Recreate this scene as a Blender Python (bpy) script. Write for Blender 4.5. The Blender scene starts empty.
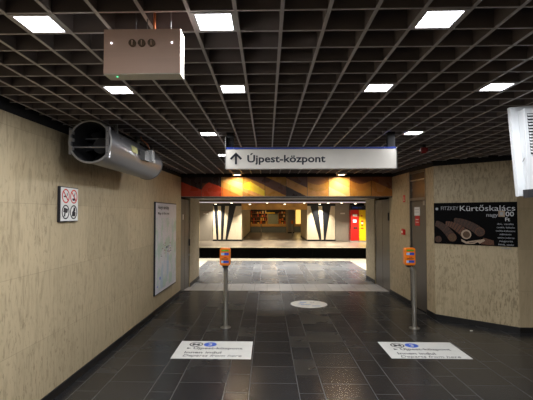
import bpy, bmesh, math, random
from mathutils import Vector, Matrix
random.seed(7)
PI = math.pi
SC = bpy.context.scene
COL = SC.collection

# ------------------------------------------------------------------ camera
cd = bpy.data.cameras.new('camera')
cam = bpy.data.objects.new('camera', cd)
COL.objects.link(cam)
cam.location = (0, 0, 1.77)
cam.rotation_euler = (PI/2 + math.atan(14/410), 0, math.radians(1.5))
cd.sensor_width = 36.0
cd.lens = 410/533*36.0
cd.shift_x = (266.5-256.3)/533
cd.clip_start = 0.02
SC.camera = cam
# ------------------------------------------------------------------ world, view
w = bpy.data.worlds.new('world'); SC.world = w; w.use_nodes = True
w.node_tree.nodes['Background'].inputs[0].default_value = (0, 0, 0, 1)
w.node_tree.nodes['Background'].inputs[1].default_value = 0.0
SC.cycles.sample_clamp_indirect = 4.0
SC.cycles.use_adaptive_sampling = False
SC.cycles.caustics_reflective = False; SC.cycles.caustics_refractive = False
SC.cycles.blur_glossy = 0.5
vs = SC.view_settings
vs.view_transform = 'Standard'; vs.look = 'None'; vs.gamma = 1; vs.use_curve_mapping = False
vs.exposure = 0.3
# lamp powers in watts
L_PANEL = 11.0      # square ceiling panels in the passage
L_WARM = 7.5        # two lamps before the mural
L_TUBE = .5        # emission of the linear tube over the far platform edge
L_SPOT = 70.0       # downlights over the far platform
L_HALL = 190.0      # lamps over the near platform (high, above the lintel)
L_FAR = 20.0        # lamps in the far passage
def lamp_light(parent, power, sx, sy, col, z=-.002, spread=PI):
    ld = bpy.data.lights.new('area_light', 'AREA'); ld.shape = 'RECTANGLE'; ld.size = sx; ld.size_y = sy
    ld.energy = power; ld.color = col; ld.spread = spread
    o = bpy.data.objects.new('area_light', ld); COL.objects.link(o); o.parent = parent; o.location = (0, 0, z)
    return o

# ------------------------------------------------------------------ materials
def srgb(r, g, b):
    f = lambda c: ((c/255+.055)/1.055)**2.4 if c > 10 else c/255/12.92
    return (f(r), f(g), f(b), 1)

class NT:
    def __init__(s, name):
        s.m = bpy.data.materials.new(name); s.m.use_nodes = True
        s.t = s.m.node_tree; s.b = s.t.nodes['Principled BSDF']
    def n(s, typ, **kw):
        n = s.t.nodes.new(typ)
        for k, v in kw.items(): setattr(n, k, v)
        return n
    def l(s, a, b): s.t.links.new(a, b)
    def coord(s, scale=(1, 1, 1), rot=(0, 0, 0)):
        tc = s.n('ShaderNodeTexCoord'); mp = s.n('ShaderNodeMapping')
        s.l(tc.outputs['Object'], mp.inputs[0])
        mp.inputs['Scale'].default_value = scale; mp.inputs['Rotation'].default_value = rot
        return mp.outputs[0]
    def noise(s, vec, scale, detail=4, dist=0, rough=.5):
        n = s.n('ShaderNodeTexNoise'); s.l(vec, n.inputs['Vector'])
        n.inputs['Scale'].default_value = scale; n.inputs['Detail'].default_value = detail
        n.inputs['Distortion'].default_value = dist; n.inputs['Roughness'].default_value = rough
        return n.outputs['Fac']
    def ramp(s, fac, stops):
        r = s.n('ShaderNodeValToRGB'); s.l(fac, r.inputs[0])
        e = r.color_ramp.elements
        while len(e) < len(stops): e.new(.5)
        for i, (p, c) in enumerate(stops):
            e[i].position = p; e[i].color = c if len(c) == 4 else (*c, 1)
        return r.outputs[0]
    def mix(s, fac, a, b, mode='MIX'):
        m = s.n('ShaderNodeMix', data_type='RGBA', blend_type=mode)
        for i, v in ((0, fac), (6, a), (7, b)):
            if hasattr(v, 'is_linked') or hasattr(v, 'links'): s.l(v, m.inputs[i])
            else: m.inputs[i].default_value = v
        return m.outputs[2]
    def math(s, op, a, b=None):
        m = s.n('ShaderNodeMath', operation=op)
        for i, v in enumerate((a, b)):
            if v is None: continue
            if isinstance(v, (int, float)): m.inputs[i].default_value = v
            else: s.l(v, m.inputs[i])
        return m.outputs[0]
    def bump(s, h, strength=.2, dist=.01):
        b = s.n('ShaderNodeBump'); s.l(h, b.inputs['Height'])
        b.inputs['Strength'].default_value = strength; b.inputs['Distance'].default_value = dist
        s.l(b.outputs[0], s.b.inputs['Normal'])

def mat(name, col, rough=.5, metal=0.0, emit=0.0, var=.06, scale=9.0, spec=.5, ecol=None):
    """plain paint, plastic or metal with a slight procedural mottle"""
    s = NT(name); c = s.coord()
    if emit:
        s.b.inputs['Base Color'].default_value = (.8, .8, .8, 1)
        s.b.inputs['Emission Color'].default_value = ecol or col
        s.b.inputs['Emission Strength'].default_value = emit
        if emit > 3: s.m.cycles.emission_sampling = 'NONE'
    else:
        f = s.noise(c, scale, 3)
        d = tuple(max(0, v*(1-var)) for v in col[:3]); u = tuple(min(1, v*(1+var)) for v in col[:3])
        s.l(s.ramp(f, [(.3, d), (.7, u)]), s.b.inputs['Base Color'])
        s.l(s.math('ADD', s.math('MULTIPLY', f, .12), rough-.06), s.b.inputs['Roughness'])
    s.b.inputs['Metallic'].default_value = metal
    s.b.inputs['Specular IOR Level'].default_value = spec
    return s.m

def stone(name, base, dark, pit=.5, bw=1.25, bh=.62, pitcol=None, joint=.75):
    s = NT(name); c = s.coord()
    cs = s.coord(scale=(9, 9, 1.5))
    f1 = s.noise(cs, 2.2, 6, 1.2, .6)
    f2 = s.noise(s.coord(scale=(1, 1, .5)), 1.1, 3)
    col = s.ramp(f1, [(.30, dark), (.50, base), (.75, tuple(v*1.10 for v in base[:3]))])
    col = s.mix(s.math('MULTIPLY', f2, .7), col, (*[v*.70 for v in base[:3]], 1))
    f3 = s.noise(s.coord(scale=(14, 14, 4.2)), 2.4, 5, .5, .65)
    pits = s.ramp(f3, [(pit, (1, 1, 1)), (pit+.08, (0, 0, 0))])
    pm = s.math('SUBTRACT', 1, pits)
    region = s.ramp(s.noise(s.coord(scale=(1, 1, .6)), 1.7, 3), [(.35, (.15,)*3), (.65, (1, 1, 1))])
    col = s.mix(s.math('MULTIPLY', s.math('MULTIPLY', pm, region), .6), col, pitcol or (*[v*.5 for v in dark[:3]], 1))
    # slab joints: bricks in the plane of the wall (local x along, z up)
    sx = s.n('ShaderNodeSeparateXYZ'); s.l(c, sx.inputs[0])
    cb = s.n('ShaderNodeCombineXYZ'); s.l(sx.outputs[0], cb.inputs[0]); s.l(sx.outputs[2], cb.inputs[1])
    br = s.n('ShaderNodeTexBrick'); s.l(cb.outputs[0], br.inputs['Vector'])
    br.inputs['Scale'].default_value = 1; br.inputs['Brick Width'].default_value = bw
    br.inputs['Row Height'].default_value = bh; br.inputs['Mortar Size'].default_value = .0025
    br.inputs['Mortar Smooth'].default_value = .1; br.inputs['Bias'].default_value = 0
    br.inputs['Color1'].default_value = (1, 1, 1, 1); br.inputs['Color2'].default_value = (.86, .86, .85, 1)
    br.inputs['Mortar'].default_value = (joint, joint, joint, 1)
    col = s.mix(1.0, col, br.outputs['Color'], 'MULTIPLY')
    s.l(col, s.b.inputs['Base Color'])
    s.b.inputs['Roughness'].default_value = .55
    s.bump(f3, .12, .004)
    return s.m

def tiles(name, base, alt, rough, spec=.5, grout=(.10, .097, .092), px=.745, narrow=.25, py=.47, ox=-.43, oy=4.12, var=.35):
    """granite floor: wide and narrow columns of slabs, joints staggered by half"""
    s = NT(name); c = s.coord()
    sx = s.n('ShaderNodeSeparateXYZ'); s.l(c, sx.inputs[0])
    X = s.math('DIVIDE', s.math('SUBTRACT', sx.outputs[0], ox), px)
    ix = s.math('FLOOR', X); fx = s.math('MULTIPLY', s.math('SUBTRACT', X, ix), px)
    wide = s.math('GREATER_THAN', fx, narrow)
    Y = s.math('ADD', s.math('DIVIDE', s.math('SUBTRACT', sx.outputs[1], oy), py), s.math('MULTIPLY', wide, .5))
    iy = s.math('FLOOR', Y); fy = s.math('MULTIPLY', s.math('SUBTRACT', Y, iy), py)
    g = .0035
    e = s.math('LESS_THAN', fx, g)
    e = s.math('MAXIMUM', e, s.math('GREATER_THAN', fx, px-g))
    e = s.math('MAXIMUM', e, s.math('COMPARE', fx, narrow))
    s.t.nodes[-1].inputs[2].default_value = g
    # the compare node above is the operand of the last maximum
    for n in s.t.nodes:
        if n.type == 'MATH' and n.operation == 'COMPARE': n.inputs[2].default_value = g
        if n.type == 'MATH' and n.operation == 'MAXIMUM': n.inputs[2].default_value = 0
    e = s.math('MAXIMUM', e, s.math('LESS_THAN', fy, g*.8))
    e = s.math('MAXIMUM', e, s.math('GREATER_THAN', fy, py-g*.8))
    cb = s.n('ShaderNodeCombineXYZ'); s.l(s.math('ADD', s.math('MULTIPLY', ix, 2), wide), cb.inputs[0]); s.l(iy, cb.inputs[1])
    wn = s.n('ShaderNodeTexWhiteNoise', noise_dimensions='3D'); s.l(cb.outputs[0], wn.inputs['Vector'])
    r = wn.outputs['Value']
    col = s.ramp(r, [(0, tuple(v*(1-var) for v in base)), (.6, base), (.85, tuple(v*(1+var*.5) for v in base)), (1, alt)])
    grain = s.noise(c, 60, 4); smudge = s.noise(c, 1.6, 4, .4)
    col = s.mix(1.0, col, s.ramp(grain, [(.3, (.82,)*3), (.7, (1.15,)*3)]), 'MULTIPLY')
    col = s.mix(1.0, col, s.ramp(smudge, [(.3, (.9,)*3), (.7, (1.12,)*3)]), 'MULTIPLY')
    col = s.mix(e, col, (*grout, 1))
    s.l(col, s.b.inputs['Base Color'])
    rr = s.math('ADD', s.math('MULTIPLY', s.math('ADD', r, smudge), .04), rough-.04)
    rr = s.math('ADD', rr, s.math('MULTIPLY', e, .3))
    s.l(rr, s.b.inputs['Roughness'])
    s.b.inputs['Specular IOR Level'].default_value = spec
    return s.m

def brushed(name, col, rough=.35, metal=.8, vert=True, var=.12):
    s = NT(name)
    c = s.coord(scale=(60, 60, 1.2) if vert else (1.2, 60, 60))
    f = s.noise(c, 2, 4)
    f2 = s.noise(s.coord(), 1.7, 3)
    f = s.math('ADD', s.math('MULTIPLY', f, .6), s.math('MULTIPLY', f2, .4))
    s.l(s.ramp(f, [(.3, tuple(v*(1-var) for v in col[:3])), (.7, tuple(v*(1+var) for v in col[:3]))]), s.b.inputs['Base Color'])
    s.l(s.math('ADD', s.math('MULTIPLY', f, .2), rough-.1), s.b.inputs['Roughness'])
    s.b.inputs['Metallic'].default_value = metal
    return s.m

M = {}
M['stone_l'] = stone('travertine_left', (.56, .455, .29), (.36, .285, .175), .55, 1.25, .62, (.17, .125, .07, 1))
M['stone_r'] = stone('travertine_speckled', (.58, .47, .295), (.42, .33, .20), .51, 1.0, .78, (.13, .09, .04, 1), .85)
M['stone_lit'] = stone('travertine_lit', (.66, .53, .34), (.56, .45, .28), .62, 1.1, .62)  # brighter light on the face past the corner put into a paler colour
M['stone_w'] = stone('limestone_white', (.88, .79, .62), (.80, .71, .55), .75, 1.1, 1.2)
M['floor'] = tiles('granite_dark', (.024, .0245, .026), (.040, .038, .035), .26, .5, (.095, .09, .085), var=.2)
M['band'] = tiles('granite_pale', (.50, .475, .455), (.56, .53, .51), .32, .5, (.2, .19, .18), .60, .30, 2.0, 0, 9.0, .12)
M['floor_p'] = tiles('granite_sheen', (.125, .127, .13), (.17, .168, .165), .27, .6, (.25, .24, .22), .745, .25, .85, -.43, 4.12, .12)  # the dark passage tiles again, reflected light put into a paler colour
M['cream'] = tiles('platform_cream_stone', (.62, .55, .40), (.68, .60, .46), .35, .5, (.35, .31, .24), 1.2, .6, .6, 0, 0, .1)
M['floor_f'] = tiles('granite_far', (.14, .12, .10), (.2, .17, .14), .3, .4, (.3, .27, .22), .745, .25, .85, -.43, 4.12, .3)
M['black'] = mat('black_stone', (.008, .008, .009), .45)
M['void'] = mat('black_matt', (.006, .0055, .006), .9)
M['fin'] = mat('grid_brown_grey', (.19, .160, .162), .6, .0, var=.1, scale=3)
M['fin_edge'] = mat('grid_edge_lightened', (.52, .49, .505), .5, .0, var=.05, scale=3)  # fin undersides lightened in colour to look lit; lamp frames share it
M['fin_back'] = mat('slab_dark', (.012, .010, .010), .9)
M['steel_dark'] = brushed('steel_dark', (.15, .132, .112), .38, .6)
M['steel'] = brushed('steel_brushed', (.55, .53, .49), .3, .9)
M['steel_far'] = brushed('steel_far', (.36, .33, .29), .45, .5)
M['galv'] = brushed('galvanised', (.27, .27, .285), .38, .75, False, .08)
M['galv_l'] = mat('flange_grey', (.28, .27, .26), .45, .4)
M['copper'] = brushed('tinted_sheet', (.62, .41, .31), .5, .0, False, .05)
M['cream_metal'] = mat('cream_metal', (.80, .76, .66), .45)
M['white'] = mat('white_paint', (.58, .60, .62), .4, var=.02)
M['white_sign'] = mat('white_sign', (.88, .84, .77), .4, var=.02)
M['sticker'] = mat('white_vinyl', (.80, .80, .77), .45, var=.04)
M['disc'] = mat('worn_white_vinyl', (.78, .78, .75), .4, var=.12, scale=14)
M['blue'] = mat('sign_blue', (.015, .05, .36), .4)
M['blue_l'] = mat('logo_blue', (.02, .11, .64), .4)
M['blue_pale'] = mat('worn_blue', (.30, .42, .66), .5)
M['ink'] = mat('black_ink', (.012, .013, .02), .5)
M['ink_n'] = mat('navy_ink', (.010, .013, .028), .5)
M['orange'] = mat('orange_plastic', (1.0, .23, .01), .35, var=.03)
M['lcd'] = mat('green_display', (.16, .42, .02), .3)
M['label_b'] = mat('blue_label', (.02, .08, .55), .4)
M['label_lb'] = mat('light_blue_label', (.45, .60, .85), .4)
M['red'] = mat('red_paint', (.62, .015, .012), .4)
M['red_d'] = mat('dark_red_plastic', (.16, .008, .008), .4)
M['yellow'] = mat('yellow_paint', (.95, .62, .01), .4)
M['grey_p'] = mat('grey_plastic', (.18, .18, .18), .5)
M['grey_l'] = mat('light_grey_plastic', (.5, .5, .5), .5)
M['dark_p'] = mat('dark_plastic', (.02, .02, .022), .45)
M['lamp'] = mat('lamp_diffuser', (.93, .96, 1, 1), emit=12)
M['lamp_w'] = mat('lamp_warm', (1, .78, .50, 1), emit=12)
M['tube'] = mat('tube_light', (1, .86, .92, 1), emit=L_TUBE)
M['spot'] = mat('downlight', (1, .84, .58, 1), emit=10)
M['hall'] = mat('hall_light', (1, .93, .80, 1), emit=5)
M['farl'] = mat('far_light', (1, .66, .30, 1), emit=4)
M['led'] = mat('led_white', (.8, .85, 1, 1), emit=3)
M['led_g'] = mat('led_green', (.1, 1, .4, 1), emit=1.5)
M['bronze'] = mat('transom_bronze', (.15, .10, .06), .25, .2)
M['gold_enamel'] = mat('gold_brown_enamel', (.55, .30, .08), .35, var=.35, scale=1.2)
M['brown_beam'] = mat('brown_beam', (.16, .11, .075), .6)
M['yel_label'] = mat('yellow_label', (.55, .52, .22), .6)
M['pipe_o'] = mat('orange_pipe', (.55, .16, .05), .5)
M['darkstone'] = brushed('wedge_black_stone', (.012, .014, .02), .3, 0)
M['concrete'] = mat('trench_concrete', (.03, .028, .025), .9, var=.3)
M['counter'] = mat('counter_wood', (.50, .28, .09), .5)
M['counter_b'] = mat('counter_blue_grey', (.13, .15, .16), .5)
M['glass_g'] = mat('shop_pane', (.22, .24, .16), .25)

# ------------------------------------------------------------------ mesh builder
class MB:
    def __init__(s): s.v = []; s.f = []; s.mi = []; s.mats = []; s.cur = 0; s.sm = []
    def m(s, key):
        if key not in s.mats: s.mats.append(key)
        s.cur = s.mats.index(key); return s
    def add(s, vs, fs, smooth=False):
        b = len(s.v); s.v += [tuple(v) for v in vs]
        for f in fs: s.f.append([b+i for i in f]); s.mi.append(s.cur); s.sm.append(smooth)
        return s
    def box(s, x0, x1, y0, y1, z0, z1):
        return s.add([(x0,y0,z0),(x1,y0,z0),(x1,y1,z0),(x0,y1,z0),(x0,y0,z1),(x1,y0,z1),(x1,y1,z1),(x0,y1,z1)],
                     [(3,2,1,0),(4,5,6,7),(0,1,5,4),(1,2,6,5),(2,3,7,6),(3,0,4,7)])
    def rbox(s, x0, x1, z0, z1, y0, y1, r, n=5):
        """box with its front outline rounded (outline in x,z; depth y)"""
        pts = []
        for cx, cz, a0 in ((x1-r, z1-r, 0), (x0+r, z1-r, PI/2), (x0+r, z0+r, PI), (x1-r, z0+r, 1.5*PI)):
            for i in range(n+1):
                a = a0+PI/2*i/n; pts.append((cx+r*math.cos(a), cz+r*math.sin(a)))
        return s.prism(pts, y0, y1)
    def prism(s, pts, y0, y1):
        """outline (x,z), counter-clockwise seen from the front (-y), extruded along y"""
        n = len(pts)
        return s.add([(x, y0, z) for x, z in pts]+[(x, y1, z) for x, z in pts],
                     [tuple(range(n)), tuple(range(2*n-1, n-1, -1))]+[(i, i+n, (i+1) % n+n, (i+1) % n) for i in range(n)])
    def flat(s, pts, z0, z1):
        """outline (x,y) counter-clockwise from above, extruded in z"""
        n = len(pts)
        return s.add([(x, y, z0) for x, y in pts]+[(x, y, z1) for x, y in pts],
                     [tuple(range(n-1, -1, -1)), tuple(range(n, 2*n))]+[(i, (i+1) % n, (i+1) % n+n, i+n) for i in range(n)])
    def tube(s, path, r, n=14, cap=True):
        P = [Vector(p) for p in path]; rs = r if isinstance(r, (list, tuple)) else [r]*len(P)
        rings = []; up = None
        for i, p in enumerate(P):
            t = ((P[min(i+1, len(P)-1)]-P[max(i-1, 0)])).normalized()
            if up is None:
                up = Vector((0, 0, 1)) if abs(t.z) < .9 else Vector((0, 1, 0))
            a = t.cross(up).normalized(); b = a.cross(t).normalized(); up = b
            rings.append([p+a*rs[i]*math.cos(2*PI*k/n)+b*rs[i]*math.sin(2*PI*k/n) for k in range(n)])
        vs = [v for r_ in rings for v in r_]; fs = []
        for i in range(len(P)-1):
            for k in range(n):
                fs.append((i*n+k, (i+1)*n+k, (i+1)*n+(k+1) % n, i*n+(k+1) % n))
        s.add(vs, fs, True)
        if cap:
            s.add(rings[0], [tuple(range(n))]); s.add(rings[-1], [tuple(range(n-1, -1, -1))])
        return s
    def ring(s, cx, cz, r0, r1, y0, y1, n=40, ez=1.0):
        """flat ring facing -y"""
        vs = []; fs = []
        for k in range(n):
            a = 2*PI*k/n; c, d = math.cos(a), math.sin(a)*ez
            vs += [(cx+r0*c, y0, cz+r0*d), (cx+r1*c, y0, cz+r1*d), (cx+r1*c, y1, cz+r1*d), (cx+r0*c, y1, cz+r0*d)]
        for k in range(n):
            a = 4*k; b = 4*((k+1) % n)
            fs += [(a, a+1, b+1, b), (a+1, a+2, b+2, b+1), (a+2, a+3, b+3, b+2), (a+3, a, b, b+3)]
        return s.add(vs, fs)
    def disc(s, cx, cz, r, y0, y1, n=32):
        return s.prism([(cx+r*math.cos(2*PI*k/n), cz+r*math.sin(2*PI*k/n)) for k in range(n)], y0, y1)
    def build(s, name, parent=None, loc=None, rz=0, kind=None, label=None, bevel=0):
        me = bpy.data.meshes.new(name); me.from_pydata(s.v, [], s.f)
        for k in s.mats: me.materials.append(M[k])
        me.polygons.foreach_set('material_index', s.mi); me.polygons.foreach_set('use_smooth', s.sm)
        bm = bmesh.new(); bm.from_mesh(me); bmesh.ops.recalc_face_normals(bm, faces=bm.faces); bm.to_mesh(me); bm.free()
        me.update()
        o = bpy.data.objects.new(name, me); COL.objects.link(o)
        if parent: o.parent = parent
        if loc is not None: o.location = loc
        o.rotation_euler.z = rz
        if kind: o['kind'] = kind
        if label: o['label'] = label
        if bevel:
            b = o.modifiers.new('bevel', 'BEVEL'); b.width = bevel; b.segments = 2; b.limit_method = 'ANGLE'
        return o

def B(mk): return MB().m(mk)
def thing(name, label, cat, loc=(0, 0, 0), rz=0, group=None):
    o = bpy.data.objects.new(name, None); COL.objects.link(o); o.empty_display_size = .1
    o.location = loc; o.rotation_euler.z = rz; o['label'] = label; o['category'] = cat
    if group: o['group'] = group
    return o
def tag(o, label, cat, group=None):
    o['label'] = label; o['category'] = cat
    if group: o['group'] = group
    return o
def copy_tree(o, parent=None):
    c = o.copy(); COL.objects.link(c); c.parent = parent
    for ch in list(o.children): copy_tree(ch, c)
    return c
def text(body, box, mk, parent, name='lettering', y=-.002, flat=False, shear=0.0, bold=0.0, label=None, th=.0006):
    """lettering fitted to box = (x0, x1, baseline, cap height); upright facing -y, or flat on the floor"""
    cu = bpy.data.curves.new(name, 'FONT'); cu.body = body; cu.size = 1; cu.shear = shear; cu.offset = bold
    cu.resolution_u = 3; cu.extrude = .001
    t = bpy.data.objects.new(name, cu); COL.objects.link(t)
    dg = bpy.context.evaluated_depsgraph_get()
    me = bpy.data.meshes.new_from_object(t.evaluated_get(dg))
    bpy.data.objects.remove(t)
    x0, x1, bl, cap = box
    xs = [v.co.x for v in me.vertices]; k = (x1-x0)/(max(xs)-min(xs)); mn = min(xs)
    kz = cap/.73
    for v in me.vertices:
        X = x0+(v.co.x-mn)*k; Z = bl+v.co.y*kz; D = v.co.z/.001*th
        v.co = (X, Z, y+D) if flat else (X, y-D, Z)
    me.materials.clear(); me.materials.append(M[mk]); me.update()
    o = bpy.data.objects.new(name, me); COL.objects.link(o); o.parent = parent
    if label: o['label'] = label
    return o

def ang(A, Bp): return math.atan2(Bp[1]-A[1], Bp[0]-A[0])
def dist(A, Bp): return math.hypot(Bp[0]-A[0], Bp[1]-A[1])
def wall(name, A, Bp, z0, z1, mk, t=.12):
    """wall from A to B; the side seen is to the right of A->B"""
    return B(mk).box(0, dist(A, Bp), 0, t, z0, z1).build(name, loc=(A[0], A[1], 0), rz=ang(A, Bp), kind='structure')
def skirt(name, A, Bp, h=.085, p=.012):
    return B('black').box(0, dist(A, Bp), -p, 0, 0, h).build(name, loc=(A[0], A[1], 0), rz=ang(A, Bp), kind='structure')
def strip(name, A, Bp, z0, z1, mk='void', p=.006):
    return B(mk).box(0, dist(A, Bp), -p, .10, z0, z1).build(name, loc=(A[0], A[1], 0), rz=ang(A, Bp), kind='structure')

# ================================================================== SETTING
CZ = 2.664          # underside of the ceiling grid
GX, GY, GO, GQ = .2066, .2055, -.3455, 1.775
WT = 2.585
def lx(y): return -2.06+.02533*(y-3.7)          # left wall line

# floors
B('floor').box(-2.3, 6.0, -3.6, 9.52, -.12, 0).build('floor', kind='structure')
B('band').box(-2.1, 3.0, 9.52, 10.465, -.12, 0).build('floor', kind='structure')
B('floor_p').box(-2.25, 3.12, 10.465, 15.6, -.12, 0).build('floor', kind='structure')
m = B('cream')
m.box(-14, -2.25, 11.3, 16.43, -.12, 0); m.box(3.12, 14, 11.5, 16.43, -.12, 0); m.box(-2.25, 3.12, 15.6, 16.43, -.12, 0)
m.build('floor', kind='structure')
B('cream').box(-14, 14, 21.67, 22.2, -.035, 0).build('floor', kind='structure')
B('floor_f').box(-14, 14, 22.2, 41.5, -.12, 0).build('floor', kind='structure')
# track trench
m = B('concrete').box(-14, 14, 16.3, 21.8, -1.35, -1.25)
m.box(-14, 14, 16.0, 16.30, -1.3, -.12).box(-14, 14, 21.85, 22.1, -1.3, -.12).box(-14, 14, 21.72, 21.85, -.3, -.035)
for i in range(14): m.box(-13.6+2*i, -13.0+2*i, 21.70, 21.85, -1.3, -.12)
m.build('floor', kind='structure')

# left wall
PL = (lx(-3.5), -3.5); P1 = (lx(9.12), 9.12); P2 = (lx(10.0)+.02, 10.0); P3 = (lx(11.25)+.005, 11.25)
wall('wall_left', PL, P1, 0, WT, 'stone_l')
wall('wall_left', P2, P3, 0, 2.7, 'stone_r')
skirt('baseboard_left', PL, P1); skirt('baseboard_left', P2, P3)
strip('recess_shade_1', PL, P1, WT, CZ+.14, 'void')  # black box standing in for the shaded recess above the wall
wall('wall_left', P3, (-14, 11.27), 0, 3.6, 'stone_r', .12)

# right walls
Q0 = (2.745, 11.49); Q1 = (2.745, 10.58); Q2 = (2.765, 9.35); Q3 = (2.79, 8.105); Q4 = (2.835, 7.40); Q5 = (2.842, 7.057); Q6 = (3.755, 6.256); Q7 = (5.7, 6.256)
wall('wall_right', (14, 11.51), Q0, 0, 3.6, 'stone_r')
wall('wall_right', Q0, Q1, 0, 2.7, 'stone_r')
wall('wall_right', Q2, Q3, 0, WT+.02, 'stone_r')
wall('wall_right', Q4, Q5, 0, WT, 'stone_r')
wall('wall_right', Q5, Q6, 0, WT, 'stone_r')
wall('wall_right', Q6, Q7, 0, WT, 'stone_lit')
wall('wall_right', Q7, (5.7, -3.5), 0, WT, 'stone_lit')
for a, b in ((Q0, Q1), (Q2, Q3), (Q4, Q5), (Q5, Q6), (Q6, Q7), (Q7, (5.7, -3.5))): skirt('baseboard_right', a, b)
for a, b in ((Q2, Q3), (Q3, Q4), (Q4, Q5), (Q5, Q6), (Q6, Q7), (Q7, (5.7, -3.5))): strip('recess_shade_2', a, b, WT+.005, CZ+.14)  # shade of the recess over the right walls, built as black boxes
wall('wall_back', (5.7, -3.5), PL, 0, CZ+.14, 'stone_l')

# egg-crate ceiling
m = B('fin'); h = .125
for k in range(-10, 31):
    x = GO+GX*k
    if x > 5.7: break
    m.m('fin').box(x-.006, x+.006, -3.5, 9.10, CZ+.003, CZ+h).m('fin_edge').box(x-.0085, x+.0085, -3.5, 9.10, CZ, CZ+.003)
k0 = int((-3.5-GQ)/GY)
for k in range(k0, 36):
    y = GQ+GY*k
    m.m('fin').box(-2.3, 5.7, y-.004, y+.004, CZ+.004, CZ+h-.01).m('fin_edge').box(-2.3, 5.7, y-.0055, y+.0055, CZ+.001, CZ+.004)
m.m('fin_back').box(-2.4, 5.8, -3.6, 9.14, CZ+h, CZ+h+.05)
m.build('ceiling', kind='structure')

# steel shutter doors in the portal, each of two leaves
def steel_door(name, A, Bp, z1, mk='steel_dark', leaves=2):
    L = dist(A, Bp)
    d = B('void').box(0, L, .05, .12, 0, z1).build(name, loc=(A[0], A[1], 0), rz=ang(A, Bp), kind='structure')
    for i in range(leaves):
        B(mk).box(L*i/leaves+.008, L*(i+1)/leaves-.008, .02, .06, .01, z1-.01).build('door_leaf', d, bevel=.004)
    return d
dl = steel_door('door_1', P1, P2, 2.12)
B('sticker').box(.22, .30, .015, .02, 1.64, 1.76).build('notice', dl, label='small grey notice')
B('steel').box(.83, .86, -.01, .02, .75, .80).m('dark_p').box(.83, .86, -.01, .02, 1.0, 1.16).build('hinge', dl)
dr = steel_door('door_2', Q1, Q2, 2.12)
B('dark_p').box(1.13, 1.16, -.01, .02, 1.62, 1.80).build('hinge', dr)

# grey door in the right wall with a bronze transom
A, Bp = Q3, Q4; L = dist(A, Bp)
d = B('steel_dark').box(0, .035, -.004, .1, 0, WT).box(L-.035, L, -.004, .1, 0, WT).box(.035, L-.035, -.004, .1, 2.02, 2.075)\
    .box(.035, L-.035, -.004, .1, 2.54, WT).build('door_3', loc=(A[0], A[1], 0), rz=ang(A, Bp), kind='structure')
B('steel_dark').box(.04, L-.04, .02, .07, .01, 2.015).build('door_leaf', d, bevel=.004)
B('bronze').box(.035, L-.035, .03, .05, 2.075, 2.40).m('steel').box(.035, L-.035, .0, .04, 2.40, 2.42).m('bronze').box(.035, L-.035, .03, .05, 2.42, 2.54).build('transom', d, label='brown transom panel')
B('sticker').box(.19, .42, .012, .02, 1.74, 1.90).m('grey_l').box(.21, .40, .011, .013, 1.80, 1.81).box(.21, .40, .011, .013, 1.85, 1.86).build('notice', d, label='white paper notice')
B('red').box(.22, .40, .012, .02, 1.55, 1.735).m('sticker').box(.25, .37, .011, .013, 1.61, 1.62).box(.25, .37, .011, .013, 1.66, 1.675).build('notice', d, label='red notice')
B('steel').box(L-.10, L-.035, -.008, .02, 1.93, 2.01).build('door_closer', d)
B('steel').tube([(.075, .02, 1.0), (.075, -.03, 1.0), (.17, -.03, 1.0)], .009).build('door_handle', d)

# portal lintel behind the mural, hall shell
B('brown_beam').box(-2.3, 3.2, 9.20, 11.30, 2.165, 2.30).build('ceiling', kind='structure')
B('void').box(-2.3, 3.2, 9.16, 9.30, 2.30, 3.4).build('wall_portal', kind='structure')
B('brown_beam').box(-2.0, 2.9, 11.30, 11.5, 2.165, 3.6).build('wall_portal', kind='structure')
B('fin_back').box(-14, 14, 11.2, 22.2, 3.6, 3.7).build('ceiling', kind='structure')
B('brown_beam').box(-14, 14, 22.08, 22.2, 2.43, 3.6).build('wall_beam', kind='structure')
B('brown_beam').box(-14, 14, 22.2, 26.9, 2.45, 2.55).build('ceiling', kind='structure')
B('void').box(-14.1, -14, 11, 27, -1.3, 3.6).build('wall_hall_left', kind='structure')
B('void').box(14, 14.1, 11, 27, -1.3, 3.6).build('wall_hall_right', kind='structure')

# far platform wall with black stone wedges
FY = 26.8
def fx(px): return (px-267)/410*FY
m = B('stone_w').box(fx(213), fx(241.5), FY, FY+.15, .0, 2.33).box(fx(307), fx(334.5), FY, FY+.15, 0, 2.33)
m.m('stone_r').box(-14, fx(199.5), FY, FY+.15, 0, 2.45).box(fx(364), 14, FY, FY+.15, 0, 2.45)
m.build('wall_far', kind='structure')
W = B('darkstone')
for a, b, c, d_ in ((213.8, 217.6, 216.5, 218.4), (220.9, 225, 221, 222.8), (229, 235.9, 225.4, 227.3), (310, 318, 319, 321), (322, 330.4, 323.4, 325)):
    W.prism([(fx(c), .10), (fx(d_), .10), (fx(b), 2.30), (fx(a), 2.30)], FY-.012, FY+.02)
W.build('wall_far', kind='structure')
m = B('black').box(fx(213), fx(241.5), FY-.02, FY, 0, .11).box(fx(307), fx(335), FY-.02, FY, 0, .11)
m.box(fx(213), fx(241.5), FY-.05, FY, 2.29, 2.45).box(fx(307), fx(335), FY-.05, FY, 2.29, 2.45)
m.build('baseboard_far', kind='structure')
for n, a, b in (('door_4', 199, 213), ('door_5', 334.5, 349.5)):
    d = B('steel_far').box(fx(a), fx(b), FY+.02, FY+.12, 2.0, 2.45).build(n, kind='structure')
    B('steel_far').box(fx(a)+.03, fx(b)-.03, FY, FY+.08, .02, 1.99).build('door_leaf', d, bevel=.005)
    x = fx(a+(6.5 if a < 300 else 7.6)); zz = 1.78 if a < 300 else 1.80
    B('sticker').box(x-.15, x+.15, FY-.008, FY, zz-.04, zz+.05).build('notice', d, label='small white notice')
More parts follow.
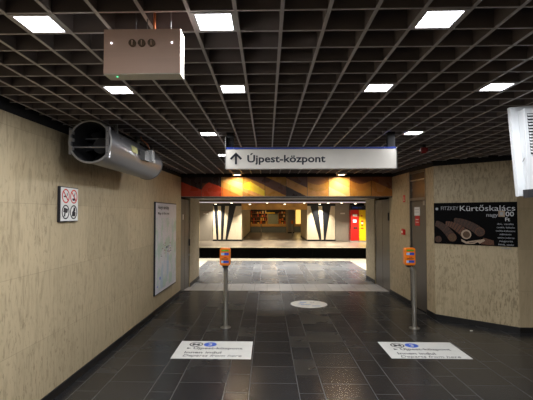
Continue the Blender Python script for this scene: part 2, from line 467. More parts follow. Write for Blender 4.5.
# fascia over the far opening + far passage shell
B('gold_enamel').box(fx(241.5), fx(307), FY-.02, FY+.1, 2.05, 2.45).build('trim_3', kind='structure')
x0, x1 = fx(241.5), fx(307)
B('void').box(x0-.3, x1+4, FY+.1, 41, 2.45, 2.55).build('ceiling', kind='structure')
m = B('stone_r').box(x0-.12, x0, FY+.1, 40.6, 0, 2.45)
m.m('black').box(x0, x0+.02, FY+.1, 40.6, 0, .1)
m.build('wall_far_left', kind='structure')
m = B('stone_r').box(x1, x1+.12, FY+.1, 32, 0, 2.45).m('black').box(x1-.02, x1, FY+.1, 32, 0, .1)
m.build('wall_far_right', kind='structure')
B('steel_far').box(x1+.12, x1+4, 31.9, 32, 0, 2.45).build('wall_far_right', kind='structure')
B('stone_r').box(x0-.3, x1+4, 40.9, 41, 0, 2.45).build('wall_far_back', kind='structure')

# ================================================================== MURAL
cols = {'dk': (.035, .013, .008), 'rd': (.50, .045, .012), 'ord': (.85, .20, .03), 'be': (.76, .36, .08), 'bl': (.82, .46, .15),
        'ye': (.95, .66, .03), 'go': (.62, .29, .03), 'gd': (.45, .20, .03), 'br': (.17, .055, .02), 'bm': (.42, .16, .025), 'wh': (.85, .60, .32)}
for k, c in cols.items(): M['mu_'+k] = mat('enamel_'+k, c, .28, var=.10, scale=4)
def lerp(a, b, x): return a[1]+(b[1]-a[1])*(x-a[0])/(b[0]-a[0])
def mural(x, y):
    """x across the band 181..393, y down 176..196.5"""
    if x < 202:
        return 'rd' if y > (lerp((181, 181), (202, 189.6), x)) else 'dk'
    if x < 243.5:
        hump = 189.5-7.5*math.sin(min(1, (x-202)/8)*PI/2) if x < 210 else lerp((210, 182), (243.5, 197), x)-.6*math.sin((x-210)/34*PI)
        if y > hump: return 'rd' if x < 222 else 'ord'
        if x < 222: return 'dk' if y < lerp((202, 182), (222, 187), x) else 'br'
        if y < lerp((223, 173), (262, 186), x)+3: return 'be'
        return 'bl' if y < lerp((222, 180), (243, 190), x) else 'be'
    if x < 265.5:
        if y < lerp((246, 176), (265.5, 184.6), x): return 'br'
        t = (x-251)/7.5
        dome = 181.3+(1-math.sqrt(max(0, 1-min(1, t*t))))*7 if x < 251 else lerp((251, 181.2), (265.5, 191), x)-.5
        low = lerp((244, 187.5), (265.5, 196.5), x)
        if dome < y < low: return 'ye'
        return 'go' if y <= dome else ('be' if y < low+4 else 'gd')
    if x < 286.7:
        if y < lerp((267, 176), (286.7, 186), x): return 'go'
        return 'br' if y < lerp((265.5, 185), (286.7, 196), x) else 'go'
    if x < 308:
        if y < lerp((286.7, 177), (308, 187.4), x): return 'br'
        return 'be' if y < lerp((286.7, 185.7), (308, 197), x) else 'dk'
    if x < 329.7:
        t = (x-308)/21.7
        if y < 181+3.5*math.sin(t*PI): return 'bm'
        return 'go' if y < 188+3.6*math.sin(t*PI) else 'be'
    if x < 351:
        if y < lerp((329.7, 177.5), (351, 188), x): return 'be'
        return 'bl' if y < lerp((329.7, 186.5), (347, 196), x) else 'wh'
    if x < 372:
        t = (x-351)/21
        if y < 180+3.5*math.sin(t*PI): return 'br'
        if y < 186+5*math.sin(t*PI): return 'bm'
        return 'gd'
    return 'br' if y < lerp((372, 180), (393, 190), x) else 'bm'
mu = thing('enamel_mural', 'long enamel mural band of red, yellow and brown wavy shapes over the passage opening', 'mural', (0, 9.14, 2.165))
XA, XB, ZH = -1.935, 2.785, .43
PW = (XB-XA)/10
for p in range(10):
    m = B('mu_dk'); nx, nz = 36, 36; a0 = XA+PW*p+.004; ww = PW-.008
    vs = [(a0+ww*i/nx, 0, ZH*j/nz) for j in range(nz+1) for i in range(nx+1)]
    b = len(m.v); m.v += vs
    for j in range(nz):
        for i in range(nx):
            gx = 181+212*((a0+ww*(i+.5)/nx)-XA)/(XB-XA); gy = 196.6-20.4*(j+.5)/nz
            m.m('mu_'+mural(gx, gy)); q = b+j*(nx+1)+i
            m.f.append([q, q+1, q+nx+2, q+nx+1]); m.mi.append(m.cur); m.sm.append(False)
    m.m('mu_dk').box(a0, a0+ww, .0015, .025, 0, ZH)
    m.build('panel', mu)
B('black').box(XA, XB, -.006, .03, -.03, -.004).m('steel').box(XA, XB, -.01, .0, -.006, -.001).build('rail', mu, label='thin metal rail under the panels')

# ================================================================== CEILING LAMPS
def make_lamp(dk, size=.16):
    t = thing('ceiling_light', '', 'ceiling light', group='square ceiling lights in the passage')
    s_, f = size/2, .097
    z = 0
    B('fin_edge').box(-f, f, -f, -s_, z, z+.05).box(-f, f, s_, f, z, z+.05).box(-f, -s_, -s_, s_, z, z+.05).box(s_, f, -s_, s_, z, z+.05)\
        .box(-f, f, -f, f, z+.05, z+.055).build('frame', t)
    B(dk).box(-s_, s_, -s_, s_, z+.004, z+.02).build('diffuser', t)
    if dk == 'lamp': lamp_light(t, L_PANEL, size, size, (.97, .98, 1))
    else: lamp_light(t, L_WARM, size, size, (1, .86, .66), -.002, 2.8)
    return t
l0 = make_lamp('lamp'); first = True
def cx(k): return GO+GX*(k+.5)
def cy(k): return GQ+GY*(k+.5)
spots = [(-4, 0, 'square ceiling light at upper left corner, left of the hanging box'),
         (0, 0, 'large square ceiling light just right of the hanging pinkish box'),
         (5, 0, 'large square ceiling light, nearest one right of centre'),
         (-4, 5, 'square ceiling light seen just below the hanging pinkish box'),
         (0, 5, 'second square ceiling light in the line towards the hanging sign, left of centre'),
         (5, 5, 'square ceiling light above the right end of the hanging sign, second in its line'),
         (9, 5, 'rightmost square ceiling light in the photo'),
         (-2, 13, 'small square ceiling light up and left of the hanging sign'),
         (9, 13, 'small square ceiling light just beyond the right end of the hanging sign'),
         (-2, 21, 'smallest ceiling light, peeping out at the left edge of the hanging sign'),
         (9, 21, 'ceiling light hidden behind the right half of the hanging sign'),
         (9, 0, 'square ceiling light outside the right edge of the view')]
for k in (-2, 6):
    for j in (-6, -15): spots.append((k, j, 'square ceiling light behind the viewer'))
for j in (-7, 3): spots.append((17, j, 'square ceiling light over the side bay on the right'))
for k, j, lab in spots:
    o = l0 if first else copy_tree(l0); first = False
    o.location = (cx(k), cy(j), CZ-.002); o['label'] = lab
l1 = make_lamp('lamp_w', .13); l1['group'] = 'warm lamps before the mural'
l1.location = (cx(-2), 8.93, CZ-.045); l1['label'] = 'warm ceiling lamp lighting the orange and yellow left half of the mural'
l2 = copy_tree(l1); l2.location = (cx(9), 8.93, CZ-.045); l2['label'] = 'warm ceiling lamp lighting the cream right half of the mural'

# far platform: tube line and downlights
t = thing('linear_light', 'long pinkish white tube light line over the far platform edge', 'light', (0, 22.02, 2.37))
B('grey_l').box(-13.5, 13.5, -.02, .05, .045, .07).build('housing', t)
B('tube').box(-13.4, 13.4, -.02, .04, .012, .045).build('tube', t)
lamp_light(t, 150, 26, .05, (1, .96, .94), .008, 2.9)
s0 = thing('downlight', '', 'downlight', group='downlights over the far platform')
B('grey_l').tube([(0, 0, .0), (0, 0, .05)], .09).build('housing', s0)
B('spot').tube([(0, 0, -.012), (0, 0, .0)], .07).build('lens', s0)
lamp_light(s0, L_SPOT, .12, .12, (1, .88, .68), -.014, 1.9)
xs = [215.6, 250, 284.6, 319.6, 354.7]
for i, p in enumerate(xs+[180, 390]):
    o = s0 if i == 0 else copy_tree(s0)
    yy = 25.3 if p > 350 else 26.3
    o.location = ((p-267)/410*yy, yy, 2.40)
    o['label'] = ['bright downlight above the left black wedges of the far wall', 'downlight over the left end of the far opening', 'downlight over the middle of the far opening',
                  'bright downlight above the right black wedges of the far wall', 'downlight above the red machine on the far platform', 'far platform downlight hidden by the left pier', 'far platform downlight hidden by the right pier'][i]
dims = [231.5, 267, 304, 328, 341]
for i, p in enumerate(dims):
    o = copy_tree(s0); o.location = ((p-267)/410*23.6, 23.6, 2.40); o.scale = (.8, .8, 1)
    o['label'] = ['downlight left of the far opening in the nearer row', 'small downlight nearest the middle of the far opening, nearer row', 'downlight at the right corner of the far opening, nearer row',
                  'downlight over the right black wedges, nearer row', 'downlight over the far grey door, nearer row'][i]
h0 = thing('hall_light', '', 'ceiling light', group='lamps over the platform hall, above the lintel')
B('grey_l').box(-.5, .5, -.2, .2, .02, .06).build('housing', h0)
B('hall').box(-.48, .48, -.18, .18, 0, .02).build('diffuser', h0)
lamp_light(h0, L_HALL, .96, .36, (1, .98, .95), -.002, 2.2)
for i, (x, y) in enumerate([(-3.5, 14), (0.4, 14), (4.3, 14)]):
    o = h0 if i == 0 else copy_tree(h0)
    o.location = (x, y, 3.52); o['label'] = 'rectangular lamp on the platform hall ceiling, above the lintel and out of view'
f0 = thing('passage_lamp', '', 'ceiling light', group='warm lamps in the far passage')
B('grey_l').box(-.2, .2, -.2, .2, .02, .04).build('housing', f0)
B('farl').box(-.18, .18, -.18, .18, 0, .02).build('diffuser', f0)
lamp_light(f0, L_FAR, .36, .36, (1, .70, .36))
for i, (x, y) in enumerate([(.5, 30), (.5, 34.5), (-.2, 38.4), (3.0, 38.4)]):
    o = f0 if i == 0 else copy_tree(f0)
    o.location = (x, y, 2.40)
    o['label'] = 'warm ceiling lamp deep in the far passage before the shop'

# ================================================================== HANGING DIRECTION SIGN
hs = thing('hanging_sign', 'long white hanging direction sign with a blue top edge, reading Újpest-központ', 'sign', (0, 4.56, 2.275))
SX0, SX1 = -.463, 1.434
B('white_sign').box(SX0, SX1, 0, .09, 0, .218).build('board', hs, bevel=.002)
B('blue').box(SX0, SX1, -.001, .091, .2185, .24).build('top_edge', hs, label='dark blue top edge')
for a, b in ((SX0+.006, SX0+.088), (SX1-.09, SX1-.008)):
    B('void').box(a, b, .02, .075, .24, CZ-2.275+.05).build('hanger', hs)
B('galv_l').box(SX0-.006, SX0, -.003, .093, 0, .36).build('edge_strip', hs); B('galv_l').box(SX1, SX1+.006, -.003, .093, 0, .24).build('edge_strip', hs)
def hx(px): return (px-267)/407.5*4.56+.0
def hz(py): return 1.77+4.56*((200-py+14)/(410-(200-py)*14/410))-2.275
m = B('ink_n')
xa = hx(236); zt, zb = hz(152.3), hz(164.3); tk = .0115
m.box(xa-tk, xa+tk, -.004, -.001, zb, zt-.02)
m.prism([(xa, zt), (xa-.068, zt-.068), (xa-.052, zt-.084), (xa, zt-.033)], -.004, -.001)
m.prism([(xa, zt), (xa, zt-.033), (xa+.052, zt-.084), (xa+.068, zt-.068)], -.004, -.001)
m.build('arrow', hs, label='dark upward arrow')
text('Újpest-központ', (hx(247.3), hx(325), hz(162.2), .083), 'ink_n', hs, bold=.022)

# ================================================================== PINKISH BOX ABOVE
pb = thing('ceiling_box', 'flat pinkish metal box with three round knobs hanging from the ceiling grid at upper left', 'equipment box', (-.56, 1.80, 2.40))
B('copper').box(-.173, .173, 0, .003, .0, .20).box(-.173, .173, .003, .085, .197, .20).m('cream_metal').box(-.173, -.17, .003, .085, 0, .2)\
    .box(.17, .173, .003, .085, 0, .2).box(-.173, .173, .003, .085, -.003, 0).box(-.173, .173, .082, .085, 0, .2).build('housing', pb)  # side and bottom sheets paler than the front, their lamplight put into the colour
for x in (-.042, .0, .044):
    k = MB().m('bronze').tube([(x, 0, .135), (x, -.008, .135)], .0165, 20).m('bronze').ring(x, .135, .011, .0165, -.0095, -.008).m('copper').box(x-.0015, x+.0015, -.013, -.008, .125, .146)
    k.build('knob', pb, label='round knob')
for x in (-.138, .135): B('led').disc(x, .137, .0035, -.004, 0, 12).build('indicator', pb, label='small lit indicator')
B('led_g').box(-.125, -.119, .03, .036, -.006, -.003).build('indicator', pb, label='small green indicator')
B('pipe_o').tube([(.045, .04, .20), (.045, .04, CZ-2.40+.1)], .006).build('conduit', pb, label='orange conduit')
for x in (-.04, .012, .12): B('galv').tube([(x, .04, .20), (x, .04, CZ-2.40+.1)], .003, 8).build('hanger_rod', pb)

# ================================================================== DUCT FAN
df = thing('duct_fan', 'grey cylindrical metal duct fan mounted under the ceiling along the left wall', 'fan', (-1.665, 3.80, 2.452), ang((0, 0), (-.02533*0, 1))-PI/2-.0)
R_ = .197; Lf = 1.88
def shell(m, r, y0, y1, n=48):
    vs = []; fs = []
    for y in (y0, y1):
        for k in range(n): vs.append((r*math.cos(2*PI*k/n), y, r*math.sin(2*PI*k/n)))
    for k in range(n): fs.append((k, (k+1) % n, n+(k+1) % n, n+k))
    return m.add(vs, fs, True)
m = B('galv'); shell(m, R_, 0, Lf)
m.ring(0, 0, .01, R_, Lf-.002, Lf)
m.build('casing', df)
m = B('dark_p'); shell(m, R_-.004, .001, .9); m.disc(0, 0, R_-.004, .9, .905)
m.build('liner', df, label='dark inside of the fan mouth')
# flange rim
m = B('galv_l'); pts = []
for k in range(49): a = 2*PI*k/48; pts.append((.199*math.cos(a), 0, .199*math.sin(a)))
m.tube(pts, .011, 10, False); m.build('rim', df, label='pale rolled rim of the mouth')
m = B('galv_l')
pts = [(.199*math.cos(2*PI*k/48), Lf-.02, .199*math.sin(2*PI*k/48)) for k in range(49)]
m.tube(pts, .008, 8, False); m.build('rim', df)
m = B('galv'); m.tube([(-.19, .05, -.045), (.17, .05, -.045)], .010, 10); m.build('bar', df)
m = B('galv'); m.tube([(-.19, .30, .08), (.19, .30, .08)], .010, 10); m.build('bar', df)
m = B('dark_p'); m.tube([(0, .25, 0), (0, .6, 0)], .08, 20)
for k in range(6):
    a = 2*PI*k/6; c, s_ = math.cos(a), math.sin(a)
    m.add([(.07*c-.03*s_, .30, .07*s_+.03*c), (.18*c-.05*s_, .30, .18*s_+.05*c), (.18*c+.05*s_, .38, .18*s_-.05*c), (.07*c+.03*s_, .38, .07*s_-.03*c)], [(0, 1, 2, 3)])
m.build('fan_rotor', df, label='dark fan rotor inside')
B('galv').box(.155, .185, -.02, .02, -.155, .14).m('dark_p').disc(.17, .09, .005, -.022, -.02, 8).disc(.17, .03, .005, -.022, -.02, 8).disc(.17, -.04, .005, -.022, -.02, 8).disc(.17, -.11, .005, -.022, -.02, 8).build('mouth_plate', df, label='vertical bolted plate at the mouth')
m = B('galv_l')
for z in (.09, .02, -.06): m.box(-.195, -.165, -.018, .03, z-.018, z+.014)
m.m('galv').box(-.20, -.18, -.01, .02, -.12, .13); m.build('bracket', df)
def on_shell(m, y0, y1, a0, a1, r, n=5):
    vs = []; fs = []
    for i in range(n+1):
        a = a0+(a1-a0)*i/n
        vs += [(r*math.cos(a), y0, r*math.sin(a)), (r*math.cos(a), y1, r*math.sin(a))]
    for i in range(n): fs.append((2*i, 2*i+1, 2*i+3, 2*i+2))
    return m.add(vs, fs, True)
m = B('yel_label'); on_shell(m, .60, .80, -.02, .36, R_+.002); m.build('label', df, label='pale yellow rating label')
m = B('dark_p'); on_shell(m, .82, .90, -.02, .30, R_+.002); m.build('slot', df, label='black slot')
B('grey_p').box(.19, .24, .93, 1.16, -.05, .06).m('grey_l').box(.19, .26, 1.16, 1.26, -.03, .10).build('junction_box', df, label='brown and white junction box')
B('pipe_o').tube([(.22, 1.2, .10), (.22, 1.1, .16), (.18, 1.0, .2), (.16, .95, .3)], .005, 8).build('cable', df, label='red cable')
B('sticker').box(.197, .201, 1.42, 1.52, -.02, .02).build('label', df, label='small white patch painted as a reflection')  # white reflection on the casing, drawn as a thin patch
for y in (.35, 1.05, 1.65):
    B('grey_p').box(-.02, .02, y-.015, y+.015, .19, .30).box(.10, .13, y-.015, y+.015, .14, .30).build('hanger', df)

# ================================================================== THINGS ON THE LEFT WALL
def on_left(y, z): return (lx(y), y, z)
rzL = ang(PL, P1)
ps = thing('prohibition_sign', 'small framed sign with two red and two black circles on the left wall', 'sign', on_left(3.960, 1.692), rzL)
B('ink').box(0, .360, -.030, 0, 0, .352).build('frame', ps, bevel=.003)
B('sticker').box(.008, .352, -.0325, -.030, .008, .344).build('face', ps)
y0, y1 = -.0345, -.0325
for cxx, czz, col in ((.100, .258, 'red'), (.262, .258, 'red'), (.100, .098, 'ink'), (.262, .098, 'ink')):
    m = B(col).ring(cxx, czz, .060, .072, y0, y1)
    if col == 'red':
        a = -PI/4; dx, dz = .062*math.cos(a), .062*math.sin(a); n = (.005, .005)
        pic = B('ink')
        if cxx < .2: pic.box(cxx-.04, cxx+.02, y0+.001, y1, czz-.012, czz+.002).prism([(cxx+.022, czz+.004), (cxx+.034, czz+.004), (cxx+.03, czz+.035), (cxx+.02, czz+.03)], y0+.001, y1)
        else: pic.prism([(cxx-.035, czz-.02), (cxx+.03, czz-.02), (cxx+.015, czz-.042), (cxx-.02, czz-.042)], y0+.001, y1).prism([(cxx-.005, czz-.02), (cxx+.005, czz-.02), (cxx+.03, czz+.035), (cxx+.02, czz+.04)], y0+.001, y1)
        pic.build('pictogram', ps, label='black picture crossed out')
        m.prism([(cxx-dx-.004, czz-dz-.004), (cxx+dx-.004, czz+dz-.004), (cxx+dx+.004, czz+dz+.004), (cxx-dx+.004, czz-dz+.004)], y0-.001, y1)
    else:
        pic = B('ink')
        if cxx < .2: pic.prism([(cxx-.045, czz+.0), (cxx+.03, czz-.01), (cxx+.045, czz+.03), (cxx-.03, czz+.045)], y0, y1).prism([(cxx-.035, czz-.045), (cxx-.01, czz-.045), (cxx+.0, czz-.0), (cxx-.02, czz+.0)], y0, y1)
        else: pic.prism([(cxx-.035, czz-.045), (cxx+.03, czz-.045), (cxx+.04, czz-.005), (cxx+.0, czz+.02), (cxx-.03, czz-.0)], y0, y1).prism([(cxx-.01, czz+.01), (cxx+.03, czz+.01), (cxx+.03, czz+.05), (cxx+.0, czz+.045)], y0, y1)
        pic.build('pictogram', ps, label='black silhouette picture')
    m.build('circle', ps, label='red prohibition circle' if col == 'red' else 'black circle')

# map poster
s = NT('map_print'); c = s.coord()
v = s.n('ShaderNodeTexVoronoi', feature='DISTANCE_TO_EDGE'); s.l(c, v.inputs['Vector']); v.inputs['Scale'].default_value = 13
roads = s.ramp(v.outputs['Distance'], [(.0, (1, 1, 1)), (.05, (0, 0, 0))])
v2 = s.n('ShaderNodeTexVoronoi', feature='DISTANCE_TO_EDGE'); s.l(c, v2.inputs['Vector']); v2.inputs['Scale'].default_value = 34
roads2 = s.ramp(v2.outputs['Distance'], [(.0, (1, 1, 1)), (.10, (0, 0, 0))])
green = s.ramp(s.noise(c, 3.2, 4), [(.50, (.66, .68, .74)), (.60, (.42, .60, .52))])
blue = s.mix(s.ramp(s.noise(s.coord(scale=(1, 1, .3)), 4, 2), [(.58, (0, 0, 0)), (.63, (1, 1, 1))]), green, (.40, .55, .68, 1))
k = s.mix(s.math('MULTIPLY', roads2, .35), blue, (.35, .36, .42, 1))
k = s.mix(s.math('MULTIPLY', roads, .45), k, (.30, .36, .50, 1))
s.l(k, s.b.inputs['Base Color']); s.b.inputs['Roughness'].default_value = .35
M['map'] = s.m
M['map_top'] = mat('poster_lilac', (.62, .62, .70), .35, var=.05)
pm = thing('map_poster', 'tall framed city map poster with a lilac title strip on the left wall', 'poster', on_left(7.12, .360), rzL)
B('ink').box(-.01, 1.44, -.03, 0, -.02, 1.625).build('frame', pm, bevel=.003)
B('map').box(0, 1.43, -.033, -.03, .05, 1.34).build('map_sheet', pm)
B('map_top').box(0, 1.43, -.0335, -.03, 1.34, 1.607).build('title_strip', pm)
B('map_top').box(0, 1.43, -.0335, -.03, 0, .05).build('title_strip', pm)
text('Helyi térkép', (.12, .85, 1.50, .065), 'ink_n', pm, y=-.0345, bold=.02)
text('Map of the area', (.12, .88, 1.40, .05), 'ink_n', pm, y=-.0345, bold=.005)
m = B('red_d')
for i in range(40):
    x, z = random.gauss(.75, .18), random.gauss(.72, .09)
    m.m(random.choice(['ink_n', 'ink_n', 'red_d', 'blue_l'])).box(x, x+random.uniform(.01, .08), -.0345, -.033, z, z+random.uniform(.006, .02))
m.m('blue_l').disc(.28, .25, .03, -.0345, -.033, 12).disc(.12, .12, .02, -.0345, -.033, 12)
m.build('map_marks', pm)

# ================================================================== DIAGONAL WALL POSTER
rzD = ang(Q5, Q6)
kp = thing('food_poster', 'black advertising poster showing chimney cakes on the slanted speckled stone wall', 'poster', (Q5[0], Q5[1], 1.275), rzD)
PX0, PX1 = .0, 1.215
M['poster_black'] = mat('poster_black', (.003, .003, .0035), .5, spec=.05)
B('poster_black').box(PX0, PX1, -.012, 0, 0, .68).build('sheet', kp)
# px helpers on the poster: zoomed picture spans u 20..455 and v 70..(272..295)
def pu(u): return (u-20)/435*PX1
def pz(vv, u=200): 
    return .68*(1-(vv-66)/212)
M['tx_w'] = mat('poster_white', (.62, .63, .66), .5)
M['tx_g'] = mat('poster_grey', (.36, .37, .40), .5)
M['cake'] = mat('cake_brown', (.12, .045, .018), .6, var=.6, scale=60)
M['cake_l'] = mat('cake_light', (.36, .22, .12), .6, var=.3, scale=50)
M['cake_in'] = mat('cake_inside', (.09, .045, .018), .6, var=.5, scale=50)
M['cake_c'] = mat('cake_cream', (.42, .31, .22), .6, var=.2, scale=50)
text('FITZKEY', (pu(62), pu(160), pz(103), .062), 'tx_g', kp, y=-.0125)
text('Kürtőskalács', (pu(168), pu(446), pz(108), .088), 'tx_w', kp, y=-.0125, bold=.0)
text('nagy', (pu(306), pu(364), pz(136), .058), 'tx_g', kp, y=-.0125, bold=.01)
text('00', (pu(400), pu(440), pz(134), .072), 'tx_w', kp, y=-.0125, bold=.015)
text('Ft', (pu(398), pu(420), pz(157), .055), 'tx_w', kp, y=-.0125, bold=.02)
B('cake_c').box(pu(366), pu(397), -.016, -.012, pz(137), pz(108)).m('tx_g').box(pu(374), pu(389), -.0165, -.016, pz(130), pz(115)).build('price_sticker', kp, label='small cream price sticker')
for i, (ln, a, b) in enumerate((('dió, vanília', 358, 438), ('csokis, kakaós', 356, 442), ('csokis-kókuszos', 352, 444), ('mákosmix', 370, 426), ('extra cukros', 360, 440), ('mogyorós', 368, 432), ('fahéj, csoki', 362, 436), ('kókusz', 378, 424))):
    text(ln, (pu(a), pu(b), pz(175+i*16.3), .026), 'tx_g', kp, y=-.0125, bold=.01)
m = B('tx_g')
for k in range(8):
    a = 2*PI*k/8; m.disc(pu(38)+.014*math.cos(a), pz(97)+.014*math.sin(a), .011, -.0135, -.012, 10)
m.m('tx_w').disc(pu(38), pz(97), .012, -.014, -.012, 12); m.build('logo', kp, label='small round flower logo')
M['cake'] = mat('cake_brown', (.050, .019, .008), .6, var=.8, scale=90)
M['cake_d'] = mat('cake_ridge', (.030, .011, .005), .6, var=.3)
M['cake_o'] = mat('cake_reddish', (.10, .034, .012), .6, var=.6, scale=70)
def roll(pts, r0, r1, body, rim, inner, yb, ridges=9):
    """printed chimney cake: curved tapering body with ridges, round mouth at its last point"""
    P = [Vector((pu(a), pz(b))) for a, b in pts]; N = 24; Q = []
    for k in range(N+1):
        t = k/N
        q = P[0]*(1-t)**2+P[1]*2*t*(1-t)+P[2]*t*t; d = ((P[1]-P[0])*(1-t)+(P[2]-P[1])*t).normalized()
        Q.append((q, Vector((-d.y, d.x)), r0+(r1-r0)*t))
    m = B(body)
    for k in range(N):
        a, na, ra = Q[k]; b, nb, rb = Q[k+1]
        e = 1.0 if k else .8
        m.m('cake_d' if k % 3 == 2 else body)
        m.prism([tuple(a-na*ra*e), tuple(b-nb*rb), tuple(b+nb*rb), tuple(a+na*ra*e)], yb-.001, yb)
    c = Q[-1][0]
    m.m(rim).disc(c.x, c.y, r1, yb-.0018, yb, 28).m(inner).disc(c.x+.004, c.y-.003, r1*(.70 if rim == 'cake_c' else .86), yb-.0024, yb, 28)
    m.build('cake_picture', kp, label='printed picture of a chimney cake roll')
roll([(135, 158), (210, 165), (272, 212)], .048, .070, 'cake', 'cake_o', 'cake', -.0125)
roll([(88, 172), (135, 175), (200, 226)], .036, .076, 'cake_o', 'cake_c', 'cake_in', -.0145)
roll([(30, 172), (80, 185), (124, 244)], .048, .068, 'cake', 'cake_o', 'cake_in', -.0165)
m = B('cake_c').prism([(pu(172), pz(250)), (pu(200), pz(262)), (pu(235), pz(256)), (pu(275), pz(250)), (pu(292), pz(246)), (pu(298), pz(254)), (pu(270), pz(270)), (pu(262), pz(262)), (pu(240), pz(272)), (pu(200), pz(273)), (pu(176), pz(262))], -.019, -.012)
m.m('cake_d').prism([(pu(215), pz(266)), (pu(250), pz(260)), (pu(250), pz(263)), (pu(215), pz(269))], -.0195, -.012)
m.m('cake_o').prism([(pu(290), pz(240)), (pu(340), pz(252)), (pu(342), pz(276)), (pu(275), pz(272))], -.0155, -.012).m('cake').disc(pu(44), pz(256), .055, -.0155, -.012)
m.build('cake_picture', kp, label='printed picture of torn cake strips')

# red call point and small red sign on the right pier
def on_right(y, z, off=0):
    t = (9.35-y)/(9.35-8.105); return (2.765+.025*t-off, y, z)
rzR = ang(Q2, Q3)
cp = thing('fire_call_point', 'small red fire call point on the stone pier left of the grey door', 'call point', on_right(8.40, 1.37), rzR)
B('red').box(-.05, .05, -.05, 0, -.02, .09).build('housing', cp, bevel=.004)
B('sticker').box(-.03, .03, -.053, -.05, .02, .06).build('glass', cp)
B('red').box(-.09, -.05, -.03, 0, .03, .10).build('side_box', cp)
rs = thing('fire_sign', 'small red sign high on the stone pier above the fire call point', 'sign', on_right(8.40, 2.02), rzR)
B('red').box(-.05, .06, -.006, 0, -.01, .13).build('plate', rs)
B('sticker').box(-.02, .03, -.008, -.006, .02, .04).box(.0, .02, -.008, -.006, .05, .10).build('symbol', rs)
al = thing('alarm_sounder', 'dark red alarm device hanging under the ceiling grid right of the hanging sign', 'alarm', (2.06, 5.42, CZ-.10))
B('red_d').box(-.045, .045, -.03, .03, .02, .08).build('body', al, bevel=.008)
B('red_d').tube([(0, 0, .02), (0, 0, 0)], [.03, .04], 16).build('horn', al)
B('dark_p').box(-.02, .02, -.02, .02, .08, .12).build('bracket', al)

# ================================================================== WHITE UNIT AT RIGHT
au = thing('ventilation_unit', 'white louvred ventilation unit cut by the right edge of the photo, under the ceiling', 'ventilation unit', (2.015, 3.16, 1.93))
au.rotation_euler = (0, math.radians(-4.2), 0)
B('white').box(-.012, .70, .16, .20, -.02, .70).build('back_plate', au, bevel=.003)
m = B('white').add([(.006, .065, 0), (.66, .065, 0), (.66, .16, 0), (.045, .16, 0), (.036, .065, .66), (.66, .065, .66), (.66, .16, .66), (.045, .16, .66)],
                    [(3, 2, 1, 0), (4, 5, 6, 7), (0, 1, 5, 4), (1, 2, 6, 5), (2, 3, 7, 6), (3, 0, 4, 7)])
m.build('housing', au, bevel=.004)
B('dark_p').box(.002, .66, .061, .12, -.035, .030).m('grey_p').box(.054, .66, .061, .066, .035, .045).build('base_tray', au, label='dark lower tray')
m = B('dark_p').box(.056, .62, .062, .065, .30, .62)
m.build('grille_opening', au)
for i in range(13):
    z = .31+i*.024
    B('white').add([(.054,   .062, z+.013), (.625,   .062, z+.013), (.625, .048, z), (.054, .048, z), (.054,   .062, z+.016), (.625,   .062, z+.016), (.625, .045, z+.003), (.054, .045, z+.003)],
        [(0, 1, 2, 3), (4, 5, 6, 7), (2, 3, 7, 6), (0, 3, 7, 4), (1, 2, 6, 5)]).build('louvre', au)
B('grey_p').add([(.018, .085, .268), (.030, .135, .245), (.030, .135, .257), (.018, .085, .284)], [(0, 1, 2, 3)]).build('latch', au, label='small dark latch')
B('galv_l').disc(0, 0, .001, 0, 0.001, 8).box(.40, .44, .17, .19, .70, .76).build('bracket', au)

# ================================================================== TICKET VALIDATORS
def make_validator(bend):
    v = thing('ticket_validator', '', 'ticket validator', group='orange ticket validators')
    B('steel').tube([(0, 0, 0), (0, 0, .006)], .082, 28).tube([(0, 0, .006), (0, 0, .022)], .045, 20).build('base_flange', v)
    for k in range(4):
        a = PI/4+PI/2*k; B('steel').tube([(.062*math.cos(a), .062*math.sin(a), .006), (.062*math.cos(a), .062*math.sin(a), .014)], .008, 8).build('bolt', v)
    path = [(0, 0, .01), (0, 0, .86)]; r = .10
    for k in range(1, 8):
        a = math.radians(9*k); path.append((bend[0]*r*(1-math.cos(a)), bend[1]*r*(1-math.cos(a)), .86+r*math.sin(a)))
    B('steel').tube(path, .034, 20).build('post', v)
    e = path[-1]
    c = (e[0]+bend[0]*.015, e[1]+bend[1]*.015)
    B('dark_p').box(c[0]-.045, c[0]+.045, c[1]-.03, c[1]+.03, .945, .985).build('bracket', v)
    b = B('orange').rbox(c[0]-.082, c[0]+.082, .975, 1.245, c[1]-.055, c[1]+.04, .03).build('housing', v, bevel=.008)
    yf = c[1]-.055
    def lab(x0, x1, z0, z1, mk, nm, lb): B(mk).box(c[0]+x0, c[0]+x1, yf-.002, yf+.001, z0, z1).build(nm, b, label=lb)
    lab(-.055, .055, 1.195, 1.218, 'lcd', 'display', 'green display strip')
    lab(-.060, -.010, 1.135, 1.172, 'label_lb', 'sticker', 'pale blue sticker'); lab(-.010, .060, 1.135, 1.172, 'label_b', 'sticker', 'blue sticker')
    lab(-.020, .030, 1.095, 1.108, 'red', 'sticker', 'small red marking')
    lab(-.060, -.025, 1.015, 1.052, 'label_lb', 'sticker', 'pale blue sticker'); lab(-.025, .060, 1.015, 1.052, 'label_b', 'sticker', 'blue sticker')
    B('dark_p').box(c[0]-.05, c[0]+.05, yf-.004, yf, 1.072, 1.082).build('ticket_slot', b)
    return v
v1 = make_validator((0, -1)); v1.location = (-.648, 6.45, 0); v1['label'] = 'orange ticket validator on a steel post behind the left floor sign'
v2 = make_validator((-1, 0)); v2.location = (2.287, 6.49, 0); v2['label'] = 'orange ticket validator on a bent steel post before the grey door at right'
v3 = copy_tree(v1); v3.location = (-.48, 33, 0); v3.rotation_euler.z = PI; v3['label'] = 'dark post with validator far off at the left of the distant shop front'
v4 = copy_tree(v1); v4.location = (2.02, 33, 0); v4.rotation_euler.z = PI; v4['label'] = 'dark post with validator far off before the grey column beside the shop'

